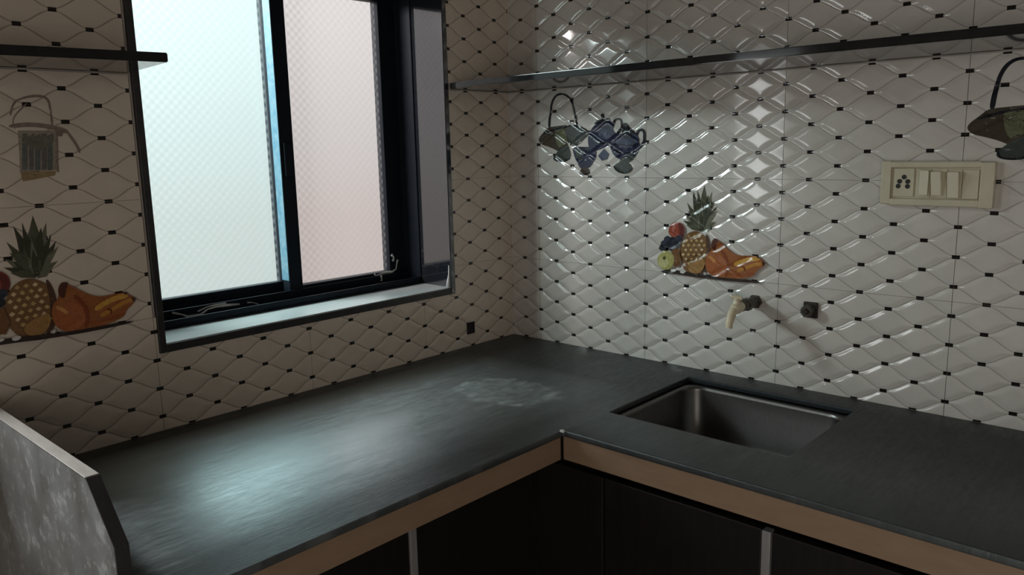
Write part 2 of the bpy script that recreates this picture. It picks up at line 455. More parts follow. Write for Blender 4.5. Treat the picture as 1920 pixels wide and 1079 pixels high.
# flat printed pictures: (colour, outline in diamonds from the tile corner)
TEAPOTS = [
  ((0.012, 0.013, 0.018), [(0.39, 1.11), (0.41, 1.32), (0.44, 1.58), (0.53, 1.77), (0.66, 1.85), (0.81, 1.83), (0.94, 1.74), (1.02, 1.64), (1.07, 1.46), (1.11, 1.24), (1.12, 1.16), (1.19, 1.16), (1.17, 1.25), (1.13, 1.47), (1.08, 1.65), (0.99, 1.77), (0.84, 1.87), (0.64, 1.9), (0.47, 1.8), (0.38, 1.59), (0.33, 1.32), (0.32, 1.11)]),
  ((0.055, 0.043, 0.03), [(0.05, 0.88), (0.24, 1.03), (0.31, 1.11), (0.64, 1.13), (0.87, 1.15), (0.87, 0.88), (0.86, 0.7), (0.69, 0.55), (0.54, 0.64), (0.33, 0.71), (0.12, 0.76)]),
  ((0.13, 0.14, 0.08), [(0.52, 1.07), (0.75, 1.13), (0.87, 0.88), (0.81, 0.75), (0.63, 0.66), (0.55, 0.87)]),
  ((0.05, 0.06, 0.055), [(0.87, 1.15), (1.13, 1.16), (1.32, 1.09), (1.49, 1.0), (1.51, 0.93), (1.38, 0.87), (1.26, 0.76), (1.09, 0.7), (0.95, 0.77), (0.87, 0.88)]),
  ((0.012, 0.013, 0.018), [(0.24, 0.97), (0.5, 1.05), (0.87, 1.11), (1.12, 1.12), (1.31, 1.05), (1.47, 0.96), (1.5, 0.99), (1.33, 1.08), (1.13, 1.16), (0.87, 1.14), (0.48, 1.09), (0.22, 1.0)]),
  ((0.05, 0.06, 0.055), [(0.48, 0.46), (0.6, 0.57), (0.75, 0.66), (0.89, 0.7), (0.95, 0.59), (0.98, 0.46), (0.86, 0.36), (0.66, 0.35), (0.51, 0.38)]),
  ((0.012, 0.013, 0.018), [(0.48, 0.46), (0.53, 0.36), (0.75, 0.34), (0.95, 0.4), (0.94, 0.43), (0.74, 0.37), (0.55, 0.38), (0.51, 0.47)]),
  ((0.012, 0.013, 0.018), [(2.16, 1.0), (2.18, 1.14), (2.23, 1.22), (2.33, 1.23), (2.36, 1.18), (2.35, 1.07), (2.23, 0.95), (2.29, 0.92), (2.41, 1.04), (2.42, 1.18), (2.35, 1.28), (2.19, 1.26), (2.11, 1.16), (2.1, 1.0)]),
  ((0.022, 0.025, 0.055), [(1.53, 0.97), (1.68, 1.12), (1.89, 1.2), (2.1, 1.19), (2.13, 1.02), (2.21, 0.93), (2.34, 0.93), (2.1, 0.75), (1.97, 0.69), (1.7, 0.6), (1.54, 0.65), (1.51, 0.82)]),
  ((0.05, 0.058, 0.11), [(1.81, 0.99), (1.97, 1.03), (2.08, 0.9), (1.95, 0.81), (1.78, 0.86)]),
  ((0.012, 0.013, 0.018), [(1.64, 1.16), (1.76, 1.26), (2.05, 1.25), (2.04, 1.17), (1.81, 1.16)]),
  ((0.012, 0.013, 0.018), [(1.83, 1.37), (1.91, 1.38), (1.92, 1.3), (1.87, 1.24), (1.81, 1.31)]),
  ((0.012, 0.013, 0.018), [(2.79, 0.87), (2.84, 0.96), (2.9, 0.97), (2.93, 0.91), (2.91, 0.76), (2.8, 0.65), (2.84, 0.61), (2.97, 0.74), (3.0, 0.92), (2.93, 1.02), (2.8, 1.0), (2.73, 0.89)]),
  ((0.022, 0.025, 0.055), [(2.08, 0.75), (2.23, 0.85), (2.41, 0.93), (2.67, 0.96), (2.78, 0.84), (2.82, 0.63), (2.72, 0.46), (2.54, 0.38), (2.34, 0.4), (2.18, 0.51)]),
  ((0.05, 0.058, 0.11), [(2.23, 0.77), (2.47, 0.82), (2.64, 0.74), (2.54, 0.63), (2.31, 0.64)]),
  ((0.05, 0.058, 0.11), [(2.29, 0.57), (2.54, 0.57), (2.69, 0.63), (2.62, 0.47), (2.39, 0.47)]),
  ((0.012, 0.013, 0.018), [(2.39, 0.99), (2.44, 1.16), (2.54, 1.13), (2.59, 1.03), (2.72, 0.98), (2.67, 0.9), (2.41, 0.89)]),
  ((0.05, 0.06, 0.055), [(2.31, 0.32), (2.39, 0.45), (2.7, 0.51), (2.67, 0.38), (2.57, 0.32)]),
  ((0.05, 0.06, 0.055), [(2.18, 0.23), (2.31, 0.32), (2.54, 0.33), (2.65, 0.21), (2.57, 0.11), (2.39, 0.09), (2.23, 0.14)]),
  ((0.012, 0.013, 0.018), [(2.18, 0.23), (2.25, 0.13), (2.42, 0.08), (2.58, 0.11), (2.66, 0.2), (2.63, 0.21), (2.56, 0.13), (2.42, 0.11), (2.27, 0.15), (2.21, 0.24)]),
  ((0.022, 0.025, 0.055), [(1.06, 0.66), (1.32, 0.65), (1.54, 0.65), (1.7, 0.54), (1.62, 0.37), (1.51, 0.23), (1.31, 0.19), (1.2, 0.3), (1.12, 0.46)]),
  ((0.05, 0.06, 0.055), [(1.12, 0.61), (1.32, 0.63), (1.37, 0.45), (1.23, 0.34), (1.15, 0.48)]),
  ((0.055, 0.043, 0.03), [(1.23, 0.1), (1.31, 0.21), (1.48, 0.2), (1.52, 0.08), (1.4, 0.04), (1.27, 0.05)]),
  ((0.05, 0.058, 0.11), [(1.76, 0.47), (1.92, 0.62), (2.05, 0.51), (2.0, 0.4), (1.86, 0.36)]),
  ((0.012, 0.013, 0.018), [(1.61, 0.85), (1.81, 0.72), (2.03, 0.73), (2.02, 0.76), (1.82, 0.75), (1.63, 0.88)]),
  ((0.012, 0.013, 0.018), [(1.73, 1.11), (1.92, 1.06), (2.11, 1.09), (2.1, 1.12), (1.92, 1.08), (1.74, 1.13)]),
  ((0.012, 0.013, 0.018), [(2.18, 0.58), (2.44, 0.49), (2.75, 0.55), (2.74, 0.58), (2.44, 0.52), (2.19, 0.61)]),
  ((0.012, 0.013, 0.018), [(2.26, 0.84), (2.47, 0.87), (2.69, 0.83), (2.7, 0.85), (2.47, 0.9), (2.26, 0.86)]),
  ((0.012, 0.013, 0.018), [(2.16, 0.69), (2.36, 0.71), (2.59, 0.66), (2.77, 0.7), (2.77, 0.72), (2.59, 0.69), (2.36, 0.73), (2.15, 0.71)]),
  ((0.09, 0.1, 0.16), [(1.85, 0.92), (1.84, 0.9), (1.81, 0.9), (1.78, 0.91), (1.77, 0.92), (1.78, 0.94), (1.81, 0.95), (1.84, 0.94)]),
  ((0.09, 0.1, 0.16), [(2.01, 0.94), (2.0, 0.92), (1.97, 0.92), (1.94, 0.92), (1.93, 0.94), (1.94, 0.96), (1.97, 0.97), (2.0, 0.96)]),
  ((0.09, 0.1, 0.16), [(2.41, 0.66), (2.39, 0.64), (2.36, 0.63), (2.33, 0.64), (2.32, 0.66), (2.33, 0.68), (2.36, 0.68), (2.39, 0.68)]),
  ((0.09, 0.1, 0.16), [(2.56, 0.72), (2.55, 0.7), (2.52, 0.69), (2.49, 0.7), (2.48, 0.72), (2.49, 0.74), (2.52, 0.74), (2.55, 0.74)]),
  ((0.09, 0.1, 0.16), [(2.68, 0.64), (2.67, 0.62), (2.64, 0.62), (2.62, 0.63), (2.6, 0.64), (2.62, 0.66), (2.64, 0.67), (2.67, 0.66)]),
  ((0.09, 0.1, 0.16), [(1.36, 0.48), (1.35, 0.46), (1.32, 0.45), (1.28, 0.46), (1.27, 0.48), (1.28, 0.5), (1.32, 0.5), (1.35, 0.5)]),
  ((0.09, 0.1, 0.16), [(1.47, 0.39), (1.46, 0.37), (1.43, 0.36), (1.4, 0.37), (1.38, 0.39), (1.4, 0.41), (1.43, 0.41), (1.46, 0.41)]),
  ((0.05, 0.06, 0.055), [(1.09, 0.63), (1.32, 0.6), (1.54, 0.61), (1.54, 0.64), (1.32, 0.63), (1.1, 0.66)]),
  ((0.012, 0.013, 0.018), [(1.22, 0.1), (1.38, 0.04), (1.51, 0.09), (1.5, 0.11), (1.38, 0.06), (1.24, 0.12)]),
]
FRUIT = [
  ((0.085, 0.09, 0.06), [(1.26, 0.95), (1.26, 1.45), (1.39, 1.85), (1.48, 1.44), (1.41, 0.94)]),
  ((0.05, 0.055, 0.035), [(1.29, 0.93), (1.15, 1.35), (1.12, 1.72), (1.29, 1.39), (1.38, 0.96)]),
  ((0.15, 0.155, 0.11), [(1.29, 0.96), (1.39, 1.39), (1.56, 1.73), (1.53, 1.36), (1.38, 0.94)]),
  ((0.085, 0.09, 0.06), [(1.3, 0.92), (1.09, 1.22), (1.0, 1.49), (1.21, 1.27), (1.38, 0.97)]),
  ((0.05, 0.055, 0.035), [(1.3, 0.96), (1.47, 1.25), (1.67, 1.44), (1.57, 1.19), (1.37, 0.93)]),
  ((0.15, 0.155, 0.11), [(1.31, 0.91), (1.08, 1.06), (0.95, 1.24), (1.17, 1.15), (1.37, 0.98)]),
  ((0.085, 0.09, 0.06), [(1.3, 0.96), (1.43, 1.18), (1.6, 1.31), (1.53, 1.12), (1.37, 0.93)]),
  ((0.05, 0.055, 0.035), [(1.3, 0.91), (1.13, 1.04), (1.05, 1.2), (1.23, 1.13), (1.37, 0.98)]),
  ((0.15, 0.155, 0.11), [(1.3, 0.98), (1.42, 1.11), (1.57, 1.17), (1.52, 1.03), (1.37, 0.92)]),
  ((0.085, 0.09, 0.06), [(1.29, 0.94), (1.21, 1.3), (1.23, 1.62), (1.35, 1.32), (1.39, 0.95)]),
  ((0.05, 0.055, 0.035), [(1.28, 0.95), (1.33, 1.35), (1.48, 1.66), (1.49, 1.33), (1.39, 0.94)]),
  ((0.15, 0.155, 0.11), [(1.33, 0.99), (1.44, 1.04), (1.55, 1.0), (1.47, 0.91), (1.35, 0.9)]),
  ((0.085, 0.09, 0.06), [(1.31, 0.91), (1.21, 0.93), (1.17, 1.02), (1.28, 1.04), (1.36, 0.99)]),
  ((0.05, 0.055, 0.035), [(1.32, 0.91), (1.08, 0.99), (0.92, 1.12), (1.14, 1.09), (1.36, 0.98)]),
  ((0.15, 0.155, 0.11), [(1.31, 0.97), (1.49, 1.2), (1.69, 1.36), (1.57, 1.15), (1.37, 0.93)]),
  ((0.085, 0.09, 0.06), [(1.31, 0.93), (1.12, 1.13), (1.02, 1.33), (1.21, 1.19), (1.37, 0.97)]),
  ((0.05, 0.055, 0.035), [(1.3, 0.94), (1.23, 1.39), (1.23, 1.76), (1.33, 1.4), (1.37, 0.95)]),
  ((0.15, 0.155, 0.11), [(1.32, 0.98), (1.48, 1.09), (1.65, 1.13), (1.54, 1.0), (1.36, 0.91)]),
  ((0.085, 0.09, 0.06), [(1.32, 0.91), (1.13, 0.94), (0.99, 1.03), (1.17, 1.05), (1.35, 0.98)]),
  ((0.05, 0.055, 0.035), [(1.3, 0.96), (1.44, 1.3), (1.61, 1.55), (1.53, 1.27), (1.37, 0.93)]),
  ((0.15, 0.155, 0.11), [(1.3, 0.94), (1.29, 1.26), (1.33, 1.51), (1.38, 1.26), (1.37, 0.95)]),
  ((0.085, 0.09, 0.06), [(1.31, 0.94), (1.21, 1.15), (1.19, 1.34), (1.3, 1.18), (1.37, 0.96)]),
  ((0.05, 0.055, 0.035), [(1.3, 0.95), (1.35, 1.19), (1.45, 1.37), (1.44, 1.17), (1.37, 0.94)]),
  ((0.15, 0.155, 0.11), [(1.3, 0.94), (1.25, 1.1), (1.26, 1.24), (1.34, 1.12), (1.37, 0.95)]),
  ((0.085, 0.09, 0.06), [(1.3, 0.95), (1.33, 1.1), (1.41, 1.2), (1.42, 1.08), (1.37, 0.94)]),
  ((0.05, 0.055, 0.035), [(1.3, 0.94), (1.29, 1.16), (1.33, 1.35), (1.38, 1.17), (1.37, 0.95)]),
  ((0.2, 0.11, 0.05), [(1.56, 0.48), (1.54, 0.34), (1.5, 0.21), (1.42, 0.1), (1.33, 0.03), (1.22, -0.01), (1.11, 0.01), (1.01, 0.06), (0.92, 0.16), (0.87, 0.29), (0.85, 0.43), (0.87, 0.58), (0.92, 0.71), (0.99, 0.82), (1.09, 0.89), (1.2, 0.92), (1.31, 0.9), (1.41, 0.84), (1.49, 0.75), (1.54, 0.62)]),
  ((0.09, 0.05, 0.035), [(1.44, 0.87), (1.52, 0.75), (1.56, 0.54), (1.54, 0.26), (1.45, 0.08), (1.36, 0.03), (1.45, 0.27), (1.48, 0.53)]),
  ((0.5, 0.35, 0.15), [(1.02, 0.8), (1.06, 0.84), (1.1, 0.8), (1.06, 0.77)]),
  ((0.5, 0.35, 0.15), [(1.14, 0.81), (1.18, 0.85), (1.22, 0.81), (1.18, 0.78)]),
  ((0.6, 0.46, 0.27), [(1.26, 0.81), (1.3, 0.85), (1.34, 0.82), (1.3, 0.78)]),
  ((0.6, 0.46, 0.27), [(0.96, 0.7), (1.0, 0.74), (1.04, 0.71), (1.0, 0.67)]),
  ((0.5, 0.35, 0.15), [(1.08, 0.71), (1.12, 0.75), (1.16, 0.71), (1.12, 0.68)]),
  ((0.5, 0.35, 0.15), [(1.2, 0.72), (1.24, 0.76), (1.28, 0.72), (1.24, 0.69)]),
  ((0.6, 0.46, 0.27), [(1.32, 0.72), (1.36, 0.76), (1.4, 0.73), (1.36, 0.69)]),
  ((0.6, 0.46, 0.27), [(0.9, 0.6), (0.94, 0.64), (0.98, 0.61), (0.94, 0.57)]),
  ((0.5, 0.35, 0.15), [(1.02, 0.61), (1.06, 0.65), (1.1, 0.62), (1.06, 0.58)]),
  ((0.5, 0.35, 0.15), [(1.14, 0.62), (1.18, 0.66), (1.22, 0.62), (1.18, 0.59)]),
  ((0.6, 0.46, 0.27), [(1.26, 0.63), (1.3, 0.67), (1.34, 0.63), (1.3, 0.6)]),
  ((0.5, 0.35, 0.15), [(1.38, 0.63), (1.42, 0.67), (1.46, 0.64), (1.42, 0.61)]),
  ((0.6, 0.46, 0.27), [(0.96, 0.51), (1.0, 0.55), (1.04, 0.52), (1.0, 0.48)]),
  ((0.5, 0.35, 0.15), [(1.08, 0.52), (1.12, 0.56), (1.16, 0.53), (1.12, 0.49)]),
  ((0.5, 0.35, 0.15), [(1.2, 0.53), (1.24, 0.57), (1.28, 0.53), (1.24, 0.5)]),
  ((0.6, 0.46, 0.27), [(1.32, 0.54), (1.36, 0.58), (1.4, 0.54), (1.36, 0.51)]),
  ((0.6, 0.46, 0.27), [(0.9, 0.41), (0.94, 0.45), (0.99, 0.42), (0.94, 0.38)]),
  ((0.5, 0.35, 0.15), [(1.02, 0.42), (1.07, 0.46), (1.11, 0.43), (1.07, 0.39)]),
  ((0.5, 0.35, 0.15), [(1.15, 0.43), (1.19, 0.47), (1.23, 0.44), (1.19, 0.4)]),
  ((0.6, 0.46, 0.27), [(1.26, 0.44), (1.3, 0.48), (1.35, 0.44), (1.31, 0.41)]),
  ((0.5, 0.35, 0.15), [(1.38, 0.45), (1.42, 0.49), (1.46, 0.45), (1.42, 0.42)]),
  ((0.6, 0.46, 0.27), [(0.97, 0.32), (1.01, 0.36), (1.05, 0.33), (1.01, 0.29)]),
  ((0.5, 0.35, 0.15), [(1.09, 0.33), (1.13, 0.37), (1.17, 0.34), (1.13, 0.3)]),
  ((0.5, 0.35, 0.15), [(1.21, 0.34), (1.25, 0.38), (1.29, 0.35), (1.25, 0.31)]),
  ((0.6, 0.46, 0.27), [(1.33, 0.35), (1.37, 0.39), (1.41, 0.35), (1.37, 0.32)]),
  ((0.5, 0.35, 0.15), [(1.03, 0.23), (1.07, 0.27), (1.11, 0.24), (1.07, 0.2)]),
  ((0.5, 0.35, 0.15), [(1.15, 0.24), (1.19, 0.28), (1.23, 0.25), (1.19, 0.21)]),
  ((0.6, 0.46, 0.27), [(1.27, 0.25), (1.31, 0.29), (1.35, 0.26), (1.31, 0.22)]),
  ((0.5, 0.35, 0.15), [(1.39, 0.26), (1.43, 0.3), (1.47, 0.27), (1.43, 0.23)]),
  ((0.5, 0.35, 0.15), [(1.09, 0.14), (1.13, 0.18), (1.17, 0.15), (1.13, 0.11)]),
  ((0.5, 0.35, 0.15), [(1.21, 0.15), (1.25, 0.19), (1.29, 0.16), (1.25, 0.12)]),
  ((0.6, 0.46, 0.27), [(1.33, 0.16), (1.37, 0.2), (1.41, 0.17), (1.37, 0.13)]),
  ((0.34, 0.19, 0.07), [(1.07, 0.2), (1.26, 0.3), (1.45, 0.36), (1.41, 0.14), (1.27, 0.04), (1.12, 0.07)]),
  ((0.3, 0.07, 0.045), [(0.97, 0.93), (0.95, 0.85), (0.9, 0.79), (0.82, 0.75), (0.74, 0.74), (0.66, 0.77), (0.6, 0.83), (0.58, 0.91), (0.6, 0.98), (0.65, 1.04), (0.73, 1.08), (0.82, 1.09), (0.89, 1.06), (0.95, 1.0)]),
  ((0.13, 0.035, 0.03), [(0.81, 1.07), (0.93, 1.01), (0.97, 0.9), (0.93, 0.77), (0.84, 0.75), (0.86, 0.9)]),
  ((0.45, 0.16, 0.12), [(0.66, 0.95), (0.74, 1.02), (0.76, 0.96), (0.69, 0.87)]),
  ((0.04, 0.042, 0.06), [(0.65, 0.71), (0.63, 0.67), (0.59, 0.64), (0.54, 0.64), (0.5, 0.66), (0.49, 0.7), (0.5, 0.74), (0.54, 0.77), (0.59, 0.78), (0.63, 0.75)]),
  ((0.022, 0.025, 0.033), [(0.77, 0.7), (0.76, 0.66), (0.72, 0.63), (0.67, 0.63), (0.63, 0.65), (0.61, 0.69), (0.63, 0.73), (0.67, 0.76), (0.72, 0.76), (0.76, 0.74)]),
  ((0.04, 0.042, 0.06), [(0.57, 0.62), (0.56, 0.58), (0.52, 0.55), (0.47, 0.55), (0.43, 0.57), (0.41, 0.61), (0.43, 0.65), (0.47, 0.68), (0.52, 0.68), (0.56, 0.66)]),
  ((0.022, 0.025, 0.033), [(0.7, 0.61), (0.68, 0.56), (0.65, 0.54), (0.6, 0.53), (0.56, 0.56), (0.54, 0.6), (0.55, 0.64), (0.59, 0.67), (0.64, 0.67), (0.68, 0.65)]),
  ((0.04, 0.042, 0.06), [(0.82, 0.66), (0.81, 0.62), (0.77, 0.59), (0.72, 0.58), (0.68, 0.61), (0.66, 0.65), (0.68, 0.69), (0.72, 0.72), (0.77, 0.72), (0.81, 0.7)]),
  ((0.022, 0.025, 0.033), [(0.52, 0.53), (0.51, 0.49), (0.47, 0.46), (0.42, 0.45), (0.38, 0.48), (0.36, 0.52), (0.38, 0.56), (0.42, 0.59), (0.47, 0.59), (0.51, 0.57)]),
  ((0.04, 0.042, 0.06), [(0.92, 0.75), (0.9, 0.71), (0.87, 0.68), (0.82, 0.68), (0.78, 0.7), (0.76, 0.74), (0.78, 0.78), (0.82, 0.81), (0.86, 0.81), (0.9, 0.79)]),
  ((0.022, 0.025, 0.033), [(0.87, 0.62), (0.86, 0.58), (0.82, 0.55), (0.77, 0.54), (0.73, 0.57), (0.71, 0.61), (0.73, 0.65), (0.77, 0.68), (0.82, 0.68), (0.86, 0.66)]),
  ((0.04, 0.042, 0.06), [(0.75, 0.54), (0.74, 0.5), (0.7, 0.47), (0.65, 0.47), (0.61, 0.49), (0.59, 0.53), (0.61, 0.58), (0.64, 0.6), (0.69, 0.61), (0.73, 0.58)]),
  ((0.18, 0.09, 0.04), [(0.67, 0.49), (0.84, 0.55), (0.9, 0.31), (0.83, 0.13), (0.7, 0.17)]),
  ((0.4, 0.38, 0.14), [(0.74, 0.28), (0.72, 0.19), (0.67, 0.11), (0.59, 0.06), (0.49, 0.05), (0.41, 0.09), (0.35, 0.15), (0.33, 0.24), (0.35, 0.33), (0.4, 0.41), (0.49, 0.46), (0.58, 0.46), (0.66, 0.43), (0.72, 0.36)]),
  ((0.52, 0.5, 0.25), [(0.6, 0.22), (0.58, 0.16), (0.52, 0.11), (0.45, 0.11), (0.39, 0.14), (0.37, 0.21), (0.39, 0.27), (0.45, 0.32), (0.52, 0.32), (0.58, 0.29)]),
  ((0.1, 0.1, 0.03), [(0.46, 0.32), (0.52, 0.36), (0.55, 0.31), (0.51, 0.26), (0.47, 0.28)]),
  ((0.31, 0.11, 0.04), [(1.58, 0.54), (1.61, 0.75), (1.68, 0.8), (1.79, 0.72), (1.88, 0.66), (1.99, 0.57), (2.17, 0.49), (2.39, 0.5), (2.54, 0.51), (2.65, 0.45), (2.74, 0.38), (2.7, 0.31), (2.55, 0.2), (2.53, 0.12), (2.36, 0.05), (2.05, 0.01), (1.74, 0.0), (1.53, 0.07), (1.45, 0.27), (1.49, 0.47)]),
  ((0.09, 0.035, 0.025), [(1.59, 0.62), (1.61, 0.75), (1.68, 0.8), (1.75, 0.76), (1.7, 0.67), (1.67, 0.54)]),
  ((0.37, 0.12, 0.05), [(1.95, 0.27), (1.93, 0.17), (1.87, 0.09), (1.78, 0.03), (1.67, 0.03), (1.58, 0.06), (1.51, 0.14), (1.49, 0.23), (1.51, 0.33), (1.57, 0.42), (1.66, 0.47), (1.76, 0.48), (1.86, 0.44), (1.92, 0.37)]),
  ((0.22, 0.06, 0.025), [(1.79, 0.54), (1.9, 0.4), (1.95, 0.23), (1.89, 0.07), (1.95, 0.05), (2.01, 0.23), (1.96, 0.43), (1.84, 0.57)]),
  ((0.55, 0.27, 0.09), [(1.53, 0.41), (1.62, 0.35), (1.66, 0.3), (1.7, 0.33), (1.65, 0.39), (1.56, 0.45)]),
  ((0.6, 0.33, 0.07), [(2.13, 0.27), (2.28, 0.35), (2.44, 0.4), (2.59, 0.41), (2.59, 0.48), (2.43, 0.47), (2.25, 0.42), (2.1, 0.34)]),
  ((0.5, 0.23, 0.05), [(2.2, 0.16), (2.37, 0.24), (2.54, 0.31), (2.68, 0.34), (2.67, 0.4), (2.52, 0.37), (2.34, 0.29), (2.17, 0.22)]),
  ((0.28, 0.085, 0.03), [(2.0, 0.08), (2.27, 0.08), (2.52, 0.14), (2.51, 0.19), (2.27, 0.13), (2.01, 0.13)]),
  ((0.16, 0.05, 0.02), [(2.26, 0.26), (2.32, 0.25), (2.3, 0.2), (2.33, 0.2), (2.35, 0.27), (2.27, 0.29)]),
  ((0.05, 0.025, 0.02), [(2.66, 0.41), (2.74, 0.38), (2.7, 0.32)]),
  ((0.05, 0.03, 0.02), [(2.53, 0.52), (2.62, 0.5), (2.59, 0.46)]),
  ((0.04, 0.03, 0.027), [(0.45, -0.01), (0.63, 0.07), (0.93, 0.07), (1.46, 0.03), (1.83, 0.02), (2.52, 0.03), (2.54, -0.02), (1.48, -0.04), (0.88, -0.0)]),
  ((0.6, 0.58, 0.55), [(0.79, 0.07), (0.77, 0.05), (0.72, 0.04), (0.66, 0.04), (0.64, 0.06), (0.66, 0.08), (0.71, 0.09), (0.77, 0.09)]),
  ((0.6, 0.58, 0.55), [(1.01, 0.06), (1.0, 0.04), (0.95, 0.02), (0.91, 0.03), (0.89, 0.05), (0.91, 0.08), (0.95, 0.09), (1.0, 0.08)]),
  ((0.55, 0.5, 0.5), [(1.49, 0.07), (1.48, 0.04), (1.46, 0.03), (1.43, 0.04), (1.42, 0.06), (1.43, 0.08), (1.45, 0.09), (1.48, 0.09)]),
]
JAR = [
  ((0.24, 0.2, 0.165), [(1.31, 1.34), (1.36, 1.51), (1.5, 1.57), (1.66, 1.59), (1.76, 1.57), (1.77, 1.4), (1.8, 1.41), (1.79, 1.59), (1.66, 1.63), (1.5, 1.6), (1.34, 1.53), (1.28, 1.34)]),
  ((0.24, 0.2, 0.165), [(1.32, 1.15), (1.29, 1.28), (1.5, 1.48), (1.48, 1.49), (1.28, 1.29), (1.3, 1.14)]),
  ((0.24, 0.2, 0.165), [(1.27, 1.14), (1.56, 1.17), (1.87, 1.11), (1.97, 1.06), (2.0, 1.11), (1.89, 1.17), (1.57, 1.23), (1.27, 1.2)]),
  ((0.3, 0.26, 0.215), [(1.34, 1.11), (1.85, 1.11), (1.79, 0.52), (1.3, 0.51)]),
  ((0.12, 0.135, 0.13), [(1.39, 1.06), (1.46, 1.07), (1.4, 0.54), (1.33, 0.54)]),
  ((0.13999999999999999, 0.135, 0.13), [(1.47, 1.03), (1.55, 1.07), (1.48, 0.54), (1.42, 0.53)]),
  ((0.12, 0.135, 0.13), [(1.55, 1.01), (1.63, 1.07), (1.57, 0.53), (1.5, 0.53)]),
  ((0.13999999999999999, 0.135, 0.13), [(1.64, 1.06), (1.72, 1.07), (1.66, 0.53), (1.59, 0.53)]),
  ((0.12, 0.135, 0.13), [(1.72, 1.03), (1.8, 1.07), (1.74, 0.53), (1.67, 0.52)]),
  ((0.15, 0.15, 0.12), [(1.4, 1.03), (1.81, 1.04), (1.8, 0.94), (1.6, 0.82), (1.4, 0.91)]),
  ((0.3, 0.22, 0.12), [(1.3, 0.51), (1.78, 0.51), (1.76, 0.44), (1.32, 0.37)]),
  ((0.24, 0.2, 0.165), [(1.85, 1.11), (1.79, 0.49), (1.82, 0.49), (1.87, 1.11)]),
  ((0.24, 0.2, 0.165), [(1.99, 1.07), (2.11, 0.86), (2.13, 0.78), (2.16, 0.79), (2.14, 0.88), (2.02, 1.09)]),
  ((0.2, 0.16, 0.13), [(1.85, 1.14), (1.96, 1.11), (1.92, 1.02), (1.85, 1.03)]),
  ((0.24, 0.2, 0.165), [(1.8, 1.4), (1.79, 1.17), (1.82, 1.17), (1.82, 1.41)]),
]

def rounded(pts):
    """soften a drawn outline (corner cutting), leaving spiky leaves and slivers alone"""
    if len(pts) < 6: return pts
    cx = sum(p[0] for p in pts) / len(pts); cy = sum(p[1] for p in pts) / len(pts)
    if len(pts) < 13: pts = [(cx + (x - cx) * 1.10, cy + (y - cy) * 1.10) for x, y in pts]
    for _ in range(2):
        o = []
        for (x0, y0), (x1, y1) in zip(pts, pts[1:] + pts[:1]):
            o += [(x0 * .75 + x1 * .25, y0 * .75 + y1 * .25), (x0 * .25 + x1 * .75, y0 * .25 + y1 * .75)]
        pts = o
    return pts
def make_print(name, layers, tile, label, k=1.):
    """ink layers lying on the tile's relief"""
    bm = bmesh.new(); cl = bm.loops.layers.float_color.new('Col'); ly = bm.verts.layers.float.new('layer')
    for q, (c, pts) in enumerate(layers):
        vs = [bm.verts.new((x, y, 0)) for x, y in rounded(pts)]
        for v in vs: v[ly] = .0016 + .0006 * q
        f = bm.faces.new(vs); f.normal_update()
        if f.normal.z < 0: f.normal_flip()
        for lp in f.loops: lp[cl] = (*c, 1)
    bmesh.ops.triangulate(bm, faces=bm.faces)
    for _ in range(5):
        es = [e for e in bm.edges if e.calc_length() > .05]
        if not es: break
        bmesh.ops.subdivide_edges(bm, edges=es, cuts=1)
        bmesh.ops.triangulate(bm, faces=[f for f in bm.faces if len(f.verts) > 3])
    for v in bm.verts:
        v.co = Vector((v.co.x, v.co.y, relief(v.co.x, unwarp(v.co.y / B), k) + v[ly] + .0028)) * S
    for f in bm.faces: f.smooth = True
    me = bpy.data.meshes.new(name); bm.to_mesh(me); bm.free(); me.materials.append(M['print'])
    o = bpy.data.objects.new(name, me); COL.objects.link(o); o.parent = tile
    o['label'] = label
    return o
make_print('teapot_print', TEAPOTS, RT[-3, 0], 'printed blue teapots and a handled pot')
make_print('teapot_print', TEAPOTS, RT[6, 0], 'printed dark pot with tall arched handle')
make_print('fruit_print', FRUIT, RT[0, -4], 'printed pineapple, papaya and apples in colour')
make_print('fruit_print', FRUIT, LT[-3, -4], 'printed pineapple and papaya beside the window', .55)
make_print('jar_print', JAR, LT[-3, 0], 'faded printed jar with a wire handle', .55)

# ------------------------------------------------------------------ window 1
win = empty('window_1', V(-5.45, 0, -2.62), kind='structure')
mk('jamb', B_((-2.13, -.035, -2.62), (-2.0, 1.0, 4.55), .015), M['polished_granite'], win)
mk('jamb', B_((-8.905, -.035, -2.62), (-8.78, 1.0, 4.55), .015), M['trim_granite'], win)
mk('sill', B_((-8.78, -.035, -2.62), (-2.13, 1.0, -2.475), .012), M['trim_granite'], win)
mk('sill_top', B_((-8.78, .0, -2.475), (-2.13, 1.0, -2.46), .004), M['sill_marble'], win, label='pale stone sill top')
mk('lintel', B_((-8.78, -.035, 4.42), (-2.13, 1.0, 4.55), .015), M['trim_granite'], win)
bm = bmesh.new()
box(bm, (-8.91, 1.0, -2.62), (-1.99, 2.15, -2.40), .01)
for y in (1.0, 1.42, 1.78): box(bm, (-8.85, y, -2.42), (-2.05, y + .05, -2.30 if y == 1.0 else -2.20))
box(bm, (-2.16, 1.0, -2.4), (-2.0, 2.15, 4.4), .01); box(bm, (-8.91, 1.0, -2.4), (-8.75, 2.15, 4.4), .01)
box(bm, (-8.91, 1.0, 4.25), (-1.99, 2.15, 4.55), .01)
mk('track_frame', bm, M['dark_aluminium'], win)
